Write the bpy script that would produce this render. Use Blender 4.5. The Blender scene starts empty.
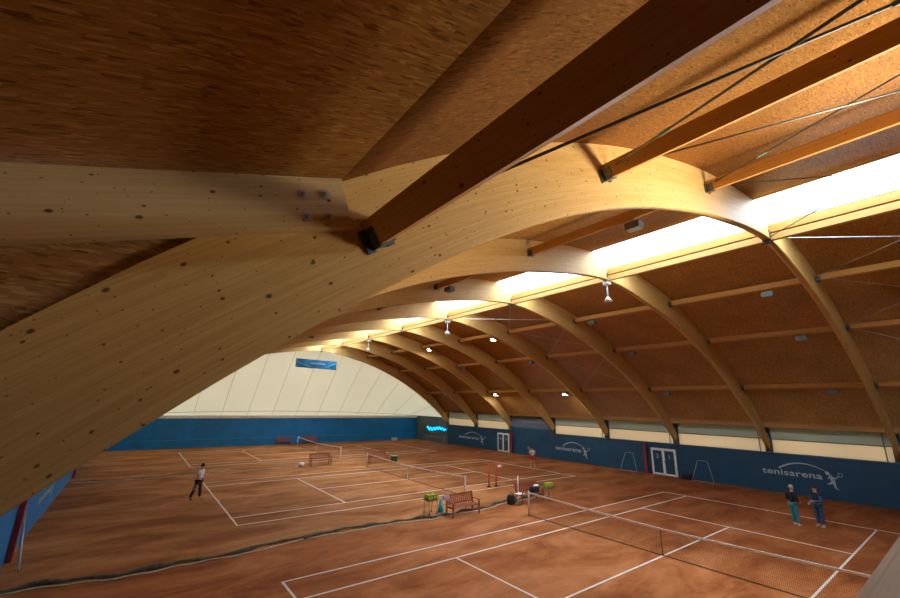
import bpy, bmesh, math, random
from mathutils import Vector, Matrix
random.seed(7)
SC = bpy.context.scene
COL = SC.collection
PI = math.pi
sin, cos = math.sin, math.cos

# ------------------------------------------------------------------ helpers
class MB:
    """collects faces with UVs, then links them as one mesh object"""
    def __init__(s):
        s.v = []; s.f = []; s.uv = []; s.sm = []; s.mi = []
    def face(s, pts, uvs=None, smooth=False, mi=0):
        n = len(s.v); s.v += [tuple(p) for p in pts]
        s.f.append(list(range(n, n + len(pts))))
        if uvs is None:
            uvs = [(p[0], p[1]) for p in pts]
        s.uv.append(uvs); s.sm.append(smooth); s.mi.append(mi)
    def bar(s, p, q, w, d, up=(0, 0, 1), mi=0, off=0.0, w2=None, d2=None):
        """box from p to q; w across, d along up; UV u runs along the length"""
        p = Vector(p); q = Vector(q); a = (q - p); L = a.length; a.normalize()
        up = Vector(up); side = a.cross(up)
        if side.length < 1e-6:
            up = Vector((1, 0, 0)); side = a.cross(up)
        side.normalize(); up = side.cross(a).normalized()
        w2 = w if w2 is None else w2; d2 = d if d2 is None else d2
        A = [p + side * w / 2 * i + up * d / 2 * j for i, j in ((-1, -1), (1, -1), (1, 1), (-1, 1))]
        B = [q + side * w2 / 2 * i + up * d2 / 2 * j for i, j in ((-1, -1), (1, -1), (1, 1), (-1, 1))]
        c = [0, w, w + d, w * 2 + d, w * 2 + d * 2]
        for k in range(4):
            m = (k + 1) % 4
            s.face([A[k], A[m], B[m], B[k]], [(off, c[k]), (off, c[k + 1]), (off + L, c[k + 1]), (off + L, c[k])], mi=mi)
        s.face([A[3], A[2], A[1], A[0]], [(0, d), (w, d), (w, 0), (0, 0)], mi=mi)
        s.face(B, [(0, 0), (w, 0), (w, d), (0, d)], mi=mi)
    def box(s, lo, hi, mi=0):
        lo = Vector(lo); hi = Vector(hi); dx, dy, dz = hi - lo
        c = (lo + hi) / 2
        if dx >= dy and dx >= dz: s.bar((lo.x, c.y, c.z), (hi.x, c.y, c.z), dy, dz, (0, 0, 1), mi)
        elif dy >= dz: s.bar((c.x, lo.y, c.z), (c.x, hi.y, c.z), dx, dz, (0, 0, 1), mi)
        else: s.bar((c.x, c.y, lo.z), (c.x, c.y, hi.z), dy, dx, (1, 0, 0), mi)
    def tube(s, pts, r, n=8, mi=0, caps=True):
        pts = [Vector(p) for p in pts]
        rs = r if isinstance(r, (list, tuple)) else [r] * len(pts)
        rings = []
        ref = None
        for i, p in enumerate(pts):
            t = (pts[min(i + 1, len(pts) - 1)] - pts[max(i - 1, 0)]).normalized()
            if ref is None:
                ref = Vector((0, 0, 1)) if abs(t.z) < 0.9 else Vector((1, 0, 0))
            x = ref - t * ref.dot(t)
            if x.length < 1e-4: x = t.orthogonal()
            x.normalize(); ref = x; y = t.cross(x)
            rings.append([p + (x * cos(2 * PI * k / n) + y * sin(2 * PI * k / n)) * rs[i] for k in range(n)])
        u = 0
        for i in range(len(pts) - 1):
            L = (pts[i + 1] - pts[i]).length
            for k in range(n):
                m = (k + 1) % n
                s.face([rings[i][k], rings[i][m], rings[i + 1][m], rings[i + 1][k]],
                       [(u, k * .02), (u, k * .02 + .02), (u + L, k * .02 + .02), (u + L, k * .02)], True, mi)
            u += L
        if caps:
            s.face(rings[0][::-1], mi=mi); s.face(rings[-1], mi=mi)
    def ball(s, c, r, nu=10, nv=6, mi=0):
        c = Vector(c); r = Vector(r) if not isinstance(r, (int, float)) else Vector((r, r, r))
        P = lambda i, j: c + Vector((r.x * sin(PI * j / nv) * cos(2 * PI * i / nu), r.y * sin(PI * j / nv) * sin(2 * PI * i / nu), r.z * cos(PI * j / nv)))
        for j in range(nv):
            for i in range(nu):
                pts = [P(i, j), P(i, j + 1), P(i + 1, j + 1), P(i + 1, j)]
                if j == 0: pts = pts[:3]
                elif j == nv - 1: pts = [pts[0], pts[1], pts[3]]
                s.face(pts, None, True, mi)
    def prism(s, poly, fn, mi=0):
        """poly: 2D outline; fn(a,b,side) -> 3D, side 0/1; one extruded plate"""
        A = [fn(a, b, 0) for a, b in poly]; B = [fn(a, b, 1) for a, b in poly]
        s.face(A, [tuple(p) for p in poly], mi=mi); s.face(B[::-1], [tuple(p) for p in poly[::-1]], mi=mi)
        for i in range(len(poly)):
            j = (i + 1) % len(poly)
            s.face([A[j], A[i], B[i], B[j]], [(0, 0), (.1, 0), (.1, .05), (0, .05)], mi=mi)
    def mesh(s, name):
        me = bpy.data.meshes.new(name)
        me.from_pydata(s.v, [], s.f)
        ul = me.uv_layers.new(name='UVMap')
        i = 0
        for f in s.uv:
            for t in f:
                ul.data[i].uv = t; i += 1
        me.polygons.foreach_set('use_smooth', s.sm)
        me.polygons.foreach_set('material_index', s.mi)
        bm = bmesh.new(); bm.from_mesh(me)
        bmesh.ops.remove_doubles(bm, verts=bm.verts, dist=1e-5)
        bmesh.ops.recalc_face_normals(bm, faces=bm.faces)
        bm.to_mesh(me); bm.free()
        return me

def obj(name, mb, mat, parent=None):
    me = mb.mesh(name) if isinstance(mb, MB) else mb
    for m in (mat if isinstance(mat, (list, tuple)) else [mat]):
        if m is not None and len(me.materials) < 4: me.materials.append(m)
    o = bpy.data.objects.new(name, me); COL.objects.link(o)
    if parent: o.parent = parent
    return o

def tag(o, label, cat, group=None):
    n = len(label.split())
    assert 4 <= n <= 16, (n, label)
    o['label'] = label; o['category'] = cat
    if group: o['group'] = group
    return o

def thing(name, label, cat, loc=(0, 0, 0), rz=0.0, group=None):
    o = bpy.data.objects.new(name, None); COL.objects.link(o)
    o.empty_display_size = .2
    o.location = loc; o.rotation_euler = (0, 0, rz)
    return tag(o, label, cat, group)

def struct(name, mb, mat, label=None, parent=None):
    o = obj(name, mb, mat, parent)
    if not parent: o['kind'] = 'structure'
    if label: o['label'] = label
    return o

def dup(root, loc=None, rz=None, label=None, group=None):
    r = root.copy(); COL.objects.link(r)
    if loc is not None: r.location = loc
    if rz is not None: r.rotation_euler = (0, 0, rz)
    if label:
        tag(r, label, r['category'])
    if group: r['group'] = group
    for ch in list(root.children):
        c = ch.copy(); COL.objects.link(c); c.parent = r
        for g in list(ch.children):
            d = g.copy(); COL.objects.link(d); d.parent = c
    return r

# ------------------------------------------------------------------ materials
def nodes(name):
    m = bpy.data.materials.new(name); m.use_nodes = True
    nt = m.node_tree; b = nt.nodes['Principled BSDF']
    return m, nt, b

def N(nt, typ, **kw):
    n = nt.nodes.new(typ)
    for k, v in kw.items():
        if k.startswith('i_'):
            key = k[2:]
            key = int(key) if key.isdigit() else key
            n.inputs[key].default_value = v
        else: setattr(n, k, v)
    return n

def ramp(nt, stops, interp='LINEAR'):
    r = nt.nodes.new('ShaderNodeValToRGB'); e = r.color_ramp.elements
    r.color_ramp.interpolation = interp
    while len(e) < len(stops): e.new(0.5)
    for i, (p, c) in enumerate(stops):
        e[i].position = p; e[i].color = c if len(c) == 4 else (*c, 1)
    return r

def mixc(nt, fac, a, b, blend='MIX'):
    n = nt.nodes.new('ShaderNodeMix'); n.data_type = 'RGBA'; n.blend_type = blend
    L = nt.links
    for sock, v in ((0, fac), (6, a), (7, b)):
        if hasattr(v, 'is_output'): L.new(v, n.inputs[sock])
        else: n.inputs[sock].default_value = v if sock == 0 else (*v, 1) if len(v) == 3 else v
    return n.outputs[2]

def math_(nt, op, a, b=None, c=None):
    n = nt.nodes.new('ShaderNodeMath'); n.operation = op
    for i, v in enumerate((a, b, c)):
        if v is None: continue
        if hasattr(v, 'is_output'): nt.links.new(v, n.inputs[i])
        else: n.inputs[i].default_value = v
    return n.outputs[0]

def plain(name, col, rough=.6, metal=0.0, var=.12, scale=6.0, spec=.5):
    m, nt, b = nodes(name)
    tc = N(nt, 'ShaderNodeTexCoord'); no = N(nt, 'ShaderNodeTexNoise', i_Scale=scale, i_Detail=4.0)
    nt.links.new(tc.outputs['Object'], no.inputs['Vector'])
    lo = tuple(max(0, c * (1 - var)) for c in col); hi = tuple(min(1, c * (1 + var)) for c in col)
    r = ramp(nt, [(.3, lo), (.7, hi)])
    nt.links.new(no.outputs['Fac'], r.inputs[0]); nt.links.new(r.outputs[0], b.inputs['Base Color'])
    b.inputs['Roughness'].default_value = rough; b.inputs['Metallic'].default_value = metal
    b.inputs['Specular IOR Level'].default_value = spec
    return m

def wood(name, base, dark, knots=True, lam=.045, rough=.55, spec=.3):
    m, nt, b = nodes(name); L = nt.links
    uv = N(nt, 'ShaderNodeUVMap'); oi = N(nt, 'ShaderNodeObjectInfo')
    sep = N(nt, 'ShaderNodeSeparateXYZ'); L.new(uv.outputs[0], sep.inputs[0])
    u = math_(nt, 'ADD', sep.outputs[0], math_(nt, 'MULTIPLY', oi.outputs['Random'], 37.0)); v = sep.outputs[1]
    def vec(x, y, z=0.0):
        c = N(nt, 'ShaderNodeCombineXYZ')
        for i, q in enumerate((x, y, z)):
            if hasattr(q, 'is_output'): L.new(q, c.inputs[i])
            else: c.inputs[i].default_value = q
        return c.outputs[0]
    li = math_(nt, 'FLOOR', math_(nt, 'DIVIDE', v, lam))
    wn = N(nt, 'ShaderNodeTexWhiteNoise', noise_dimensions='2D')
    seg = math_(nt, 'FLOOR', math_(nt, 'ADD', math_(nt, 'DIVIDE', u, 3.1), math_(nt, 'MULTIPLY', li, .37)))
    L.new(vec(seg, li), wn.inputs['Vector'])
    gr = N(nt, 'ShaderNodeTexNoise', i_Scale=1.0, i_Detail=5.0, i_Roughness=.6)
    L.new(vec(math_(nt, 'MULTIPLY', u, 1.3), math_(nt, 'MULTIPLY', v, 55.0), math_(nt, 'MULTIPLY', li, 3.1)), gr.inputs['Vector'])
    f = math_(nt, 'ADD', math_(nt, 'MULTIPLY', wn.outputs['Value'], .16), math_(nt, 'MULTIPLY', gr.outputs['Fac'], .85))
    r = ramp(nt, [(.2, dark), (.75, base)])
    L.new(f, r.inputs[0]); col = r.outputs[0]
    # thin glue lines between the lamellas
    fr = math_(nt, 'FRACT', math_(nt, 'DIVIDE', v, lam))
    gl = math_(nt, 'LESS_THAN', fr, .06)
    col = mixc(nt, math_(nt, 'MULTIPLY', gl, .22), col, tuple(c * .45 for c in dark))
    if knots:
        for sc_, th, amt in ((3.6, .06, .9), (6.2, .06, .85), (9.5, .055, .7)):
            vo = N(nt, 'ShaderNodeTexVoronoi', voronoi_dimensions='2D', i_Scale=sc_, i_Randomness=1.0)
            L.new(vec(math_(nt, 'MULTIPLY', u, .62), v), vo.inputs['Vector'])
            wv = N(nt, 'ShaderNodeSeparateColor'); L.new(vo.outputs['Color'], wv.inputs[0])
            t = math_(nt, 'MULTIPLY', wv.outputs[0], th * 1.35)
            k = N(nt, 'ShaderNodeMapRange', interpolation_type='SMOOTHSTEP')
            L.new(vo.outputs['Distance'], k.inputs[0]); L.new(t, k.inputs[2]); L.new(math_(nt, 'MULTIPLY', t, .4), k.inputs[1])
            k.inputs[3].default_value = amt; k.inputs[4].default_value = 0
            col = mixc(nt, k.outputs[0], col, (.07, .028, .008))
    L.new(col, b.inputs['Base Color'])
    b.inputs['Roughness'].default_value = rough; b.inputs['Specular IOR Level'].default_value = spec
    return m

def osb(name, c0, c1, c2, joint=True):
    m, nt, b = nodes(name); L = nt.links
    uv = N(nt, 'ShaderNodeUVMap')
    wob = N(nt, 'ShaderNodeTexNoise', i_Scale=1.7, i_Detail=2.0); L.new(uv.outputs[0], wob.inputs['Vector'])
    acc = pri = None
    for ang, sx, sy, off in ((.12, 10.0, 60, 0), (.9, 12.0, 66, 3.3), (-.75, 11.0, 58, 7.1), (-.25, 13.0, 75, 11.7)):
        mp = N(nt, 'ShaderNodeMapping'); mp.inputs['Rotation'].default_value = (0, 0, ang); mp.inputs['Scale'].default_value = (sx, sy, 1)
        mp.inputs['Location'].default_value = (off, off * 1.7, 0)
        vv = N(nt, 'ShaderNodeVectorMath', operation='ADD')
        sc_ = N(nt, 'ShaderNodeVectorMath', operation='SCALE'); sc_.inputs['Scale'].default_value = .07
        L.new(wob.outputs['Color'], sc_.inputs[0]); L.new(uv.outputs[0], vv.inputs[0]); L.new(sc_.outputs[0], vv.inputs[1])
        L.new(vv.outputs[0], mp.inputs['Vector'])
        vo = N(nt, 'ShaderNodeTexVoronoi', voronoi_dimensions='2D', i_Scale=1.0, i_Randomness=1.0); L.new(mp.outputs[0], vo.inputs['Vector'])
        sp = N(nt, 'ShaderNodeSeparateColor'); L.new(vo.outputs['Color'], sp.inputs[0])
        if acc is None: acc, pri = sp.outputs[1], sp.outputs[0]
        else:
            top = math_(nt, 'GREATER_THAN', sp.outputs[0], pri)
            mx = N(nt, 'ShaderNodeMix'); L.new(top, mx.inputs[0]); L.new(acc, mx.inputs[2]); L.new(sp.outputs[1], mx.inputs[3])
            acc = mx.outputs[0]; pri = math_(nt, 'MAXIMUM', pri, sp.outputs[0])
    r = ramp(nt, [(.0, c0), (.22, c1), (.7, c1), (1.0, c2)])
    L.new(acc, r.inputs[0]); col = r.outputs[0]
    big = N(nt, 'ShaderNodeTexNoise', i_Scale=.6, i_Detail=3.0); L.new(uv.outputs[0], big.inputs['Vector'])
    rb = ramp(nt, [(.3, (.82, .82, .82)), (.7, (1.1, 1.08, 1.05))]); L.new(big.outputs['Fac'], rb.inputs[0])
    col = mixc(nt, 1.0, col, rb.outputs[0], 'MULTIPLY')
    L.new(col, b.inputs['Base Color'])
    b.inputs['Roughness'].default_value = .6; b.inputs['Specular IOR Level'].default_value = .25
    bp = N(nt, 'ShaderNodeBump', i_Strength=.15, i_Distance=.003); L.new(acc, bp.inputs['Height']); L.new(bp.outputs[0], b.inputs['Normal'])
    return m

def translucent(name, col, trans=.6, tcol=None, rough=.7, seams=None):
    """daylight from outside passes through the sheet"""
    m, nt, b = nodes(name); L = nt.links
    out = nt.nodes['Material Output']
    tr = N(nt, 'ShaderNodeBsdfTranslucent'); tr.inputs[0].default_value = (*(tcol or col), 1)
    b.inputs['Base Color'].default_value = (*col, 1); b.inputs['Roughness'].default_value = rough
    tc = N(nt, 'ShaderNodeTexCoord'); no = N(nt, 'ShaderNodeTexNoise', i_Scale=.35, i_Detail=3.0); L.new(tc.outputs['Object'], no.inputs['Vector'])
    r = ramp(nt, [(.3, tuple(c * .88 for c in (tcol or col))), (.7, tcol or col)]); L.new(no.outputs['Fac'], r.inputs[0])
    L.new(r.outputs[0], tr.inputs[0])
    mx = N(nt, 'ShaderNodeMixShader'); mx.inputs[0].default_value = trans
    L.new(b.outputs[0], mx.inputs[1]); L.new(tr.outputs[0], mx.inputs[2]); L.new(mx.outputs[0], out.inputs[0])
    return m

def glazing(name, tint=(.9, .95, 1.0), dif=.25):
    """clear polycarbonate sheet with a slight milky body"""
    m, nt, b = nodes(name); L = nt.links
    out = nt.nodes['Material Output']
    tp = N(nt, 'ShaderNodeBsdfTransparent'); tp.inputs[0].default_value = (*tint, 1)
    tl = N(nt, 'ShaderNodeBsdfTranslucent'); tl.inputs[0].default_value = (.9, .92, .95, 1)
    uv = N(nt, 'ShaderNodeUVMap'); sep = N(nt, 'ShaderNodeSeparateXYZ'); L.new(uv.outputs[0], sep.inputs[0])
    fl = math_(nt, 'LESS_THAN', math_(nt, 'FRACT', math_(nt, 'MULTIPLY', sep.outputs[0], 2.6)), .03)
    mx = N(nt, 'ShaderNodeMixShader'); L.new(math_(nt, 'ADD', math_(nt, 'MULTIPLY', fl, .3), dif), mx.inputs[0])
    L.new(tp.outputs[0], mx.inputs[1]); L.new(tl.outputs[0], mx.inputs[2]); L.new(mx.outputs[0], out.inputs[0])
    return m

def emis(name, col, strength):
    m, nt, b = nodes(name)
    b.inputs['Base Color'].default_value = (*col, 1)
    b.inputs['Emission Color'].default_value = (*col, 1); b.inputs['Emission Strength'].default_value = strength
    return m

def clay(name):
    m, nt, b = nodes(name); L = nt.links
    tc = N(nt, 'ShaderNodeTexCoord')
    n1 = N(nt, 'ShaderNodeTexNoise', i_Scale=.42, i_Detail=7.0, i_Roughness=.62, i_Distortion=.8)
    mp = N(nt, 'ShaderNodeMapping'); mp.inputs['Scale'].default_value = (.6, 1.5, 1)
    L.new(tc.outputs['Object'], mp.inputs[0]); L.new(mp.outputs[0], n1.inputs['Vector'])
    n2 = N(nt, 'ShaderNodeTexNoise', i_Scale=3.0, i_Detail=8.0, i_Roughness=.7); L.new(tc.outputs['Object'], n2.inputs['Vector'])
    n3 = N(nt, 'ShaderNodeTexNoise', i_Scale=.11, i_Detail=3.0); L.new(tc.outputs['Object'], n3.inputs['Vector'])
    r1 = ramp(nt, [(.36, CLAY[0]), (.5, CLAY[1]), (.66, CLAY[2])]); L.new(n1.outputs['Fac'], r1.inputs[0])
    r2 = ramp(nt, [(.3, (.86, .86, .86)), (.7, (1.1, 1.1, 1.1))]); L.new(n2.outputs['Fac'], r2.inputs[0])
    r3 = ramp(nt, [(.35, (.85, .83, .82)), (.65, (1.1, 1.08, 1.05))]); L.new(n3.outputs['Fac'], r3.inputs[0])
    col = mixc(nt, 1.0, mixc(nt, 1.0, r1.outputs[0], r2.outputs[0], 'MULTIPLY'), r3.outputs[0], 'MULTIPLY')
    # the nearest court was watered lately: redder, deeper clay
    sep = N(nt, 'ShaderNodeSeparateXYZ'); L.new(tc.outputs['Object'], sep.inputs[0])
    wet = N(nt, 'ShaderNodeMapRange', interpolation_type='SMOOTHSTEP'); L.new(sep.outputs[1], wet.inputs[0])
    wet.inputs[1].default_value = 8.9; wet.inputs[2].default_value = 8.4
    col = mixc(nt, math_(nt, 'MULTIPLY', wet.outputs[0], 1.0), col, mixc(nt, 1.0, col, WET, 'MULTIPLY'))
    # clay turns darker and redder towards the right hand side
    right_ = N(nt, 'ShaderNodeMapRange', interpolation_type='SMOOTHSTEP'); right_.inputs[1].default_value = -1.0; right_.inputs[2].default_value = 9.0
    L.new(math_(nt, 'ADD', sep.outputs[0], math_(nt, 'MULTIPLY', n3.outputs['Fac'], 4.0)), right_.inputs[0])
    col = mixc(nt, right_.outputs[0], col, mixc(nt, 1.0, col, (.72, .62, .56), 'MULTIPLY'))
    L.new(col, b.inputs['Base Color']); b.inputs['Roughness'].default_value = .85; b.inputs['Specular IOR Level'].default_value = .2
    bp = N(nt, 'ShaderNodeBump', i_Strength=.3, i_Distance=.01); L.new(n2.outputs['Fac'], bp.inputs['Height']); L.new(bp.outputs[0], b.inputs['Normal'])
    return m

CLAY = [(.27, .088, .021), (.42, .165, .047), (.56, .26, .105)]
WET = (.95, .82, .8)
M_GLU = wood('glulam spruce', (.70, .46, .165), (.50, .285, .075))
M_PUR = wood('purlin spruce', (.64, .34, .09), (.48, .22, .05))
M_BEAM = wood('dormer beam spruce', (.72, .54, .27), (.56, .38, .16))
M_RAIL = wood('rail timber', (.42, .30, .14), (.28, .18, .075), knots=False, lam=.14)
M_OSB = osb('roof strand board', (.18, .065, .009), (.385, .178, .032), (.56, .31, .085))
M_OSBD = osb('cheek strand board', (.2, .1, .035), (.4, .22, .08), (.58, .37, .16))
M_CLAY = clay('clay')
M_LINE = plain('court tape', (.78, .72, .64), .6)
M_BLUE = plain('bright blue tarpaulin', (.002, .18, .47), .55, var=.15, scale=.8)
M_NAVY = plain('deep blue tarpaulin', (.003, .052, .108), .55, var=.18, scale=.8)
M_LOGO = plain('faded white print', (.42, .46, .47), .7)
M_STEEL = plain('dark zinc steel', (.12, .14, .14), .45, .7)
M_GALV = plain('pale galvanised steel', (.5, .52, .5), .4, .6)
M_TEAL = plain('teal painted sleeve', (.2, .36, .33), .5)
M_MEMB = translucent('cream membrane', (.68, .64, .45), .05, (.70, .66, .46))
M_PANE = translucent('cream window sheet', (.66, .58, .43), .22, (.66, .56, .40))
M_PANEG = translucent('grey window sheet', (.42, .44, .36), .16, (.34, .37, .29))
M_SKY = glazing('skylight polycarbonate')
M_WHITE = plain('white painted metal', (.78, .78, .76), .45)
M_SILL = plain('off white sill', (.74, .72, .66), .6)
M_RED = plain('dark red padding', (.25, .012, .02), .6)
M_REDP = plain('red painted pole', (.55, .03, .02), .5)
M_BENCH = plain('red brown stained wood', (.30, .075, .028), .5, var=.25, scale=9)
M_BLACK = plain('black fabric', (.012, .012, .016), .8)
M_NET = plain('dark net cord', (.05, .045, .03), .8)
M_TAPE = plain('white net band', (.85, .84, .8), .6, var=.04)
M_YEL = plain('tennis ball felt', (.55, .62, .03), .9)
M_GREENB = plain('green basket', (.04, .12, .06), .5)
M_CYAN = plain('cyan plastic', (.0, .36, .42), .5)
M_LILAC = plain('lilac cloth', (.38, .30, .42), .8)
M_DIV = plain('grey green gathered netting', (.10, .10, .06), .9, var=.45, scale=5)
M_ROPE = plain('white rope', (.62, .54, .42), .8)
M_SKIN = plain('skin', (.55, .30, .19), .6)
M_GREYP = plain('grey sponsor sheet', (.10, .14, .2), .6, scale=1)
M_ENDP = plain('grey green end sheet', (.085, .12, .12), .6, scale=1)
M_LAMP = plain('grey lamp housing', (.13, .14, .14), .5, .3)
M_GLOW = emis('lit lamp lens', (1.0, .93, .8), 14.0)
M_LENS = plain('unlit lamp lens', (.35, .38, .38), .2)
M_LED = emis('blue neon', (.0, .32, 1.0), 2.2)
M_SWOOSH = plain('banner swoosh', (.15, .42, .55), .6)
M_CONC = plain('concrete', (.3, .29, .27), .9)
M_DARKT = plain('dark timber', (.12, .07, .03), .7)

# ------------------------------------------------------------------ hall geometry
R0 = 25.3; ZC = 10.85 - R0                     # underside circle of the arches
DEPTH = [(0, 1.1), (5, 1.22), (9, 1.18), (13, 1.16), (15, 1.08), (17, .8), (18.6, .5)]
SAGL = [(0, .07), (2, -.06), (4, -.17), (7, -.17), (10, -.07), (12, -.01), (15, .03), (18.6, .07)]
SAGR = [(0, .07), (2, -.08), (4, -.24), (9, -.42), (14, -.38), (17, -.15), (18.6, -.05)]
def table(T, x):
    x = abs(x)
    for (a, da), (b, db) in zip(T, T[1:]):
        if x <= b:
            return da + (db - da) * (x - a) / (b - a)
    return T[-1][1]
def smooth_table(T, x): return sum(table(T, abs(x) + k * .4) for k in (-2, -1, 0, 1, 2)) / 5
def depth(x): return smooth_table(DEPTH, x)
def sag(x): return smooth_table(SAGL if x < 0 else SAGR, x)
def at(x, r=0.0):
    """point on the arch line through nominal underside abscissa x, r outward from the underside"""
    t = math.asin(x / R0); q = R0 + sag(x) + r; return (q * sin(t), ZC + q * cos(t))
def extr_z(X):
    lo, hi = -18.6, 18.6
    for _ in range(40):
        m = (lo + hi) / 2
        if at(m, depth(m))[0] < X: lo = m
        else: hi = m
    return at(lo, depth(lo))[1]
Y0, DY, NA = -4.75, 6.05, 8
AY = [Y0 + DY * k for k in range(-1, NA)]      # arch planes, first one behind the camera
AW = .22
NEARY, FARY, WX = -7.85, 45.5, 18.7
YB = -29.0
ORD = ['nearest', 'second', 'third', 'fourth', 'fifth', 'sixth', 'seventh', 'farthest']

# ---- arches
def arch_half(sg):
    mb = MB(); n = 40
    xs = [18.6 * (i / n) for i in range(n + 1)]
    xs[0] = .012
    s = 0; prev = None; rows = []
    for x in xs:
        d = depth(x); a = at(sg * x); b = at(sg * x, d)
        if prev: s += math.hypot(a[0] - prev[0], a[1] - prev[1]) * 1.02
        prev = a; rows.append((s, d, a, b))
    h = AW / 2
    for (s0, d0, a0, b0), (s1, d1, a1, b1) in zip(rows, rows[1:]):
        P = lambda p, y: (p[0], y, p[1])
        mb.face([P(a0, -h), P(a1, -h), P(b1, -h), P(b0, -h)], [(s0, 0), (s1, 0), (s1, d1), (s0, d0)])
        mb.face([P(a0, h), P(a1, h), P(b1, h), P(b0, h)], [(s0 + 9, 0), (s1 + 9, 0), (s1 + 9, d1), (s0 + 9, d0)])
        mb.face([P(a0, -h), P(a1, -h), P(a1, h), P(a0, h)], [(s0, .002), (s1, .002), (s1, .042), (s0, .042)], True)
        mb.face([P(b0, -h), P(b1, -h), P(b1, h), P(b0, h)], [(s0, .002), (s1, .002), (s1, .042), (s0, .042)], True)
    for s0, d0, a, b in (rows[0], rows[-1]):
        mb.face([(a[0], -h, a[1]), (a[0], h, a[1]), (b[0], h, b[1]), (b[0], -h, b[1])], [(0, 0), (.2, 0), (.2, d0), (0, d0)])
    return mb
def arch_label(k):
    if k < 0: return 'pale glulam roof arch behind the gallery rail, out of frame'
    return ['huge pale knotty glulam arch sweeping across the foreground from lower left',
            'second glulam arch from the camera, right foot just left of the large wall logo',
            'third glulam arch from the camera, foot above right edge of numbered double door',
            'fourth glulam arch from the camera, foot right of the middle wall logo',
            'fifth glulam arch from the camera, foot at right end of the wrinkled navy drape',
            'sixth glulam arch from the camera, foot just right of the far white double door',
            'seventh glulam arch from the camera, last but one before the cream membrane',
            'farthest glulam arch, framing the cream membrane end wall'][k]
a0 = thing('arch_beam', arch_label(0), 'roof arch', (0, Y0, 0), 0, 'glulam arches of the hall roof')
for sg in (-1, 1): obj('arch_rib', arch_half(sg), M_GLU, a0)
mb = MB()
for y in (-AW / 2 - .012, AW / 2 + .012):
    mb.bar((-.16, y, 11.08), (.16, y, 11.08), .02, .22); mb.bar((-.05, y, 10.9), (.05, y, 10.9), .02, .2)
mb.tube([(0, -AW / 2 - .06, 11.0), (0, AW / 2 + .06, 11.0)], .035, 10)
mb.bar((0, -AW / 2 - .02, 10.8), (0, AW / 2 + .02, 10.8), .16, .05)
obj('ridge_hinge', mb, M_STEEL, a0)
for sg in (-1, 1):
    mb = MB(); p = at(sg * 18.55)
    mb.box((p[0] + sg * .18 - .3, -AW / 2 - .05, 2.46), (p[0] + sg * .18 + .3, AW / 2 + .05, 2.56))
    for y in (-AW / 2 - .02, AW / 2 + .02): mb.box((p[0] + sg * .18 - .22, y - .012, 2.5), (p[0] + sg * .18 + .22, y + .012, 2.95))
    obj('foot_shoe', mb, M_STEEL, a0)
for k in range(1, NA): dup(a0, (0, AY[k + 1], 0), 0, arch_label(k))

# ---- roof boards (curved sheet on the extrados), skylight strip around the ridge
XS, XE = 1.22, 17.62                           # skylight half width, eaves (underside abscissa)
def sheet(mb, x0, x1, y0, y1, n, lift=0.0, th=.05):
    s = 0; rows = []; prev = None
    for i in range(n + 1):
        x = x0 + (x1 - x0) * i / n
        a = at(x, depth(x) + lift); b = at(x, depth(x) + lift + th)
        if prev: s += math.hypot(a[0] - prev[0], a[1] - prev[1])
        prev = a; rows.append((s, a, b))
    for (s0, a0_, b0_), (s1, a1_, b1_) in zip(rows, rows[1:]):
        for p, q in ((a0_, a1_), (b0_, b1_)):
            mb.face([(p[0], y0, p[1]), (q[0], y0, q[1]), (q[0], y1, q[1]), (p[0], y1, p[1])],
                    [(s0, y0), (s1, y0), (s1, y1), (s0, y1)], True)
        for y in (y0, y1):
            mb.face([(a0_[0], y, a0_[1]), (a1_[0], y, a1_[1]), (b1_[0], y, b1_[1]), (b0_[0], y, b0_[1])], [(0, 0), (.1, 0), (.1, .05), (0, .05)])
    for s0, a, b in (rows[0], rows[-1]):
        mb.face([(a[0], y0, a[1]), (a[0], y1, a[1]), (b[0], y1, b[1]), (b[0], y0, b[1])], [(y0, 0), (y1, 0), (y1, .05), (y0, .05)])
XK = -14.47                                    # where the dormer ceiling meets the vault
mb = MB(); sheet(mb, XS, XE, YB, AY[-1], 40); struct('ceiling_right', mb, M_OSB)
mb = MB(); sheet(mb, -XE, -XS, Y0, AY[-1], 40); struct('ceiling_left', mb, M_OSB)
mb = MB(); sheet(mb, XK, -XS, YB, Y0, 34); struct('ceiling_near', mb, M_OSB)
# soffit strips over the side windows
pe = at(XE, depth(XE))
for sg, nm in ((1, 'trim_1'), (-1, 'trim_2')):
    mb = MB(); x0, x1 = sorted((sg * (pe[0] - .05), sg * 19.1)); mb.box((x0, Y0 if sg < 0 else YB, pe[1] + .02), (x1, AY[-1], pe[1] + .07))
    struct(nm, mb, M_OSB)
# skylight: one framed glazing unit per bay
ws = 0
for i in range(NA):
    y0, y1 = (AY[i] if i else YB), AY[i + 1]
    ws += 1
    fr = MB()
    for sg in (-1, 1):
        p = at(sg * XS, depth(XS)); fr.bar((p[0], y0 + .1, p[1] + .03), (p[0], y1 - .1, p[1] + .03), .05, .12)
        p = at(sg * .62, 1.1); fr.bar((p[0], y0 + .1, p[1] + .05), (p[0], y1 - .1, p[1] + .05), .012, .03)
    fo = struct('window_%d' % ws, fr, M_WHITE, 'strip of roof glazing along the ridge, %s bay from the camera' % ORD[i])
    g = MB(); sheet(g, -XS, XS, y0, y1, 6, .03, .012); obj('pane', g, M_SKY, fo)

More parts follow.
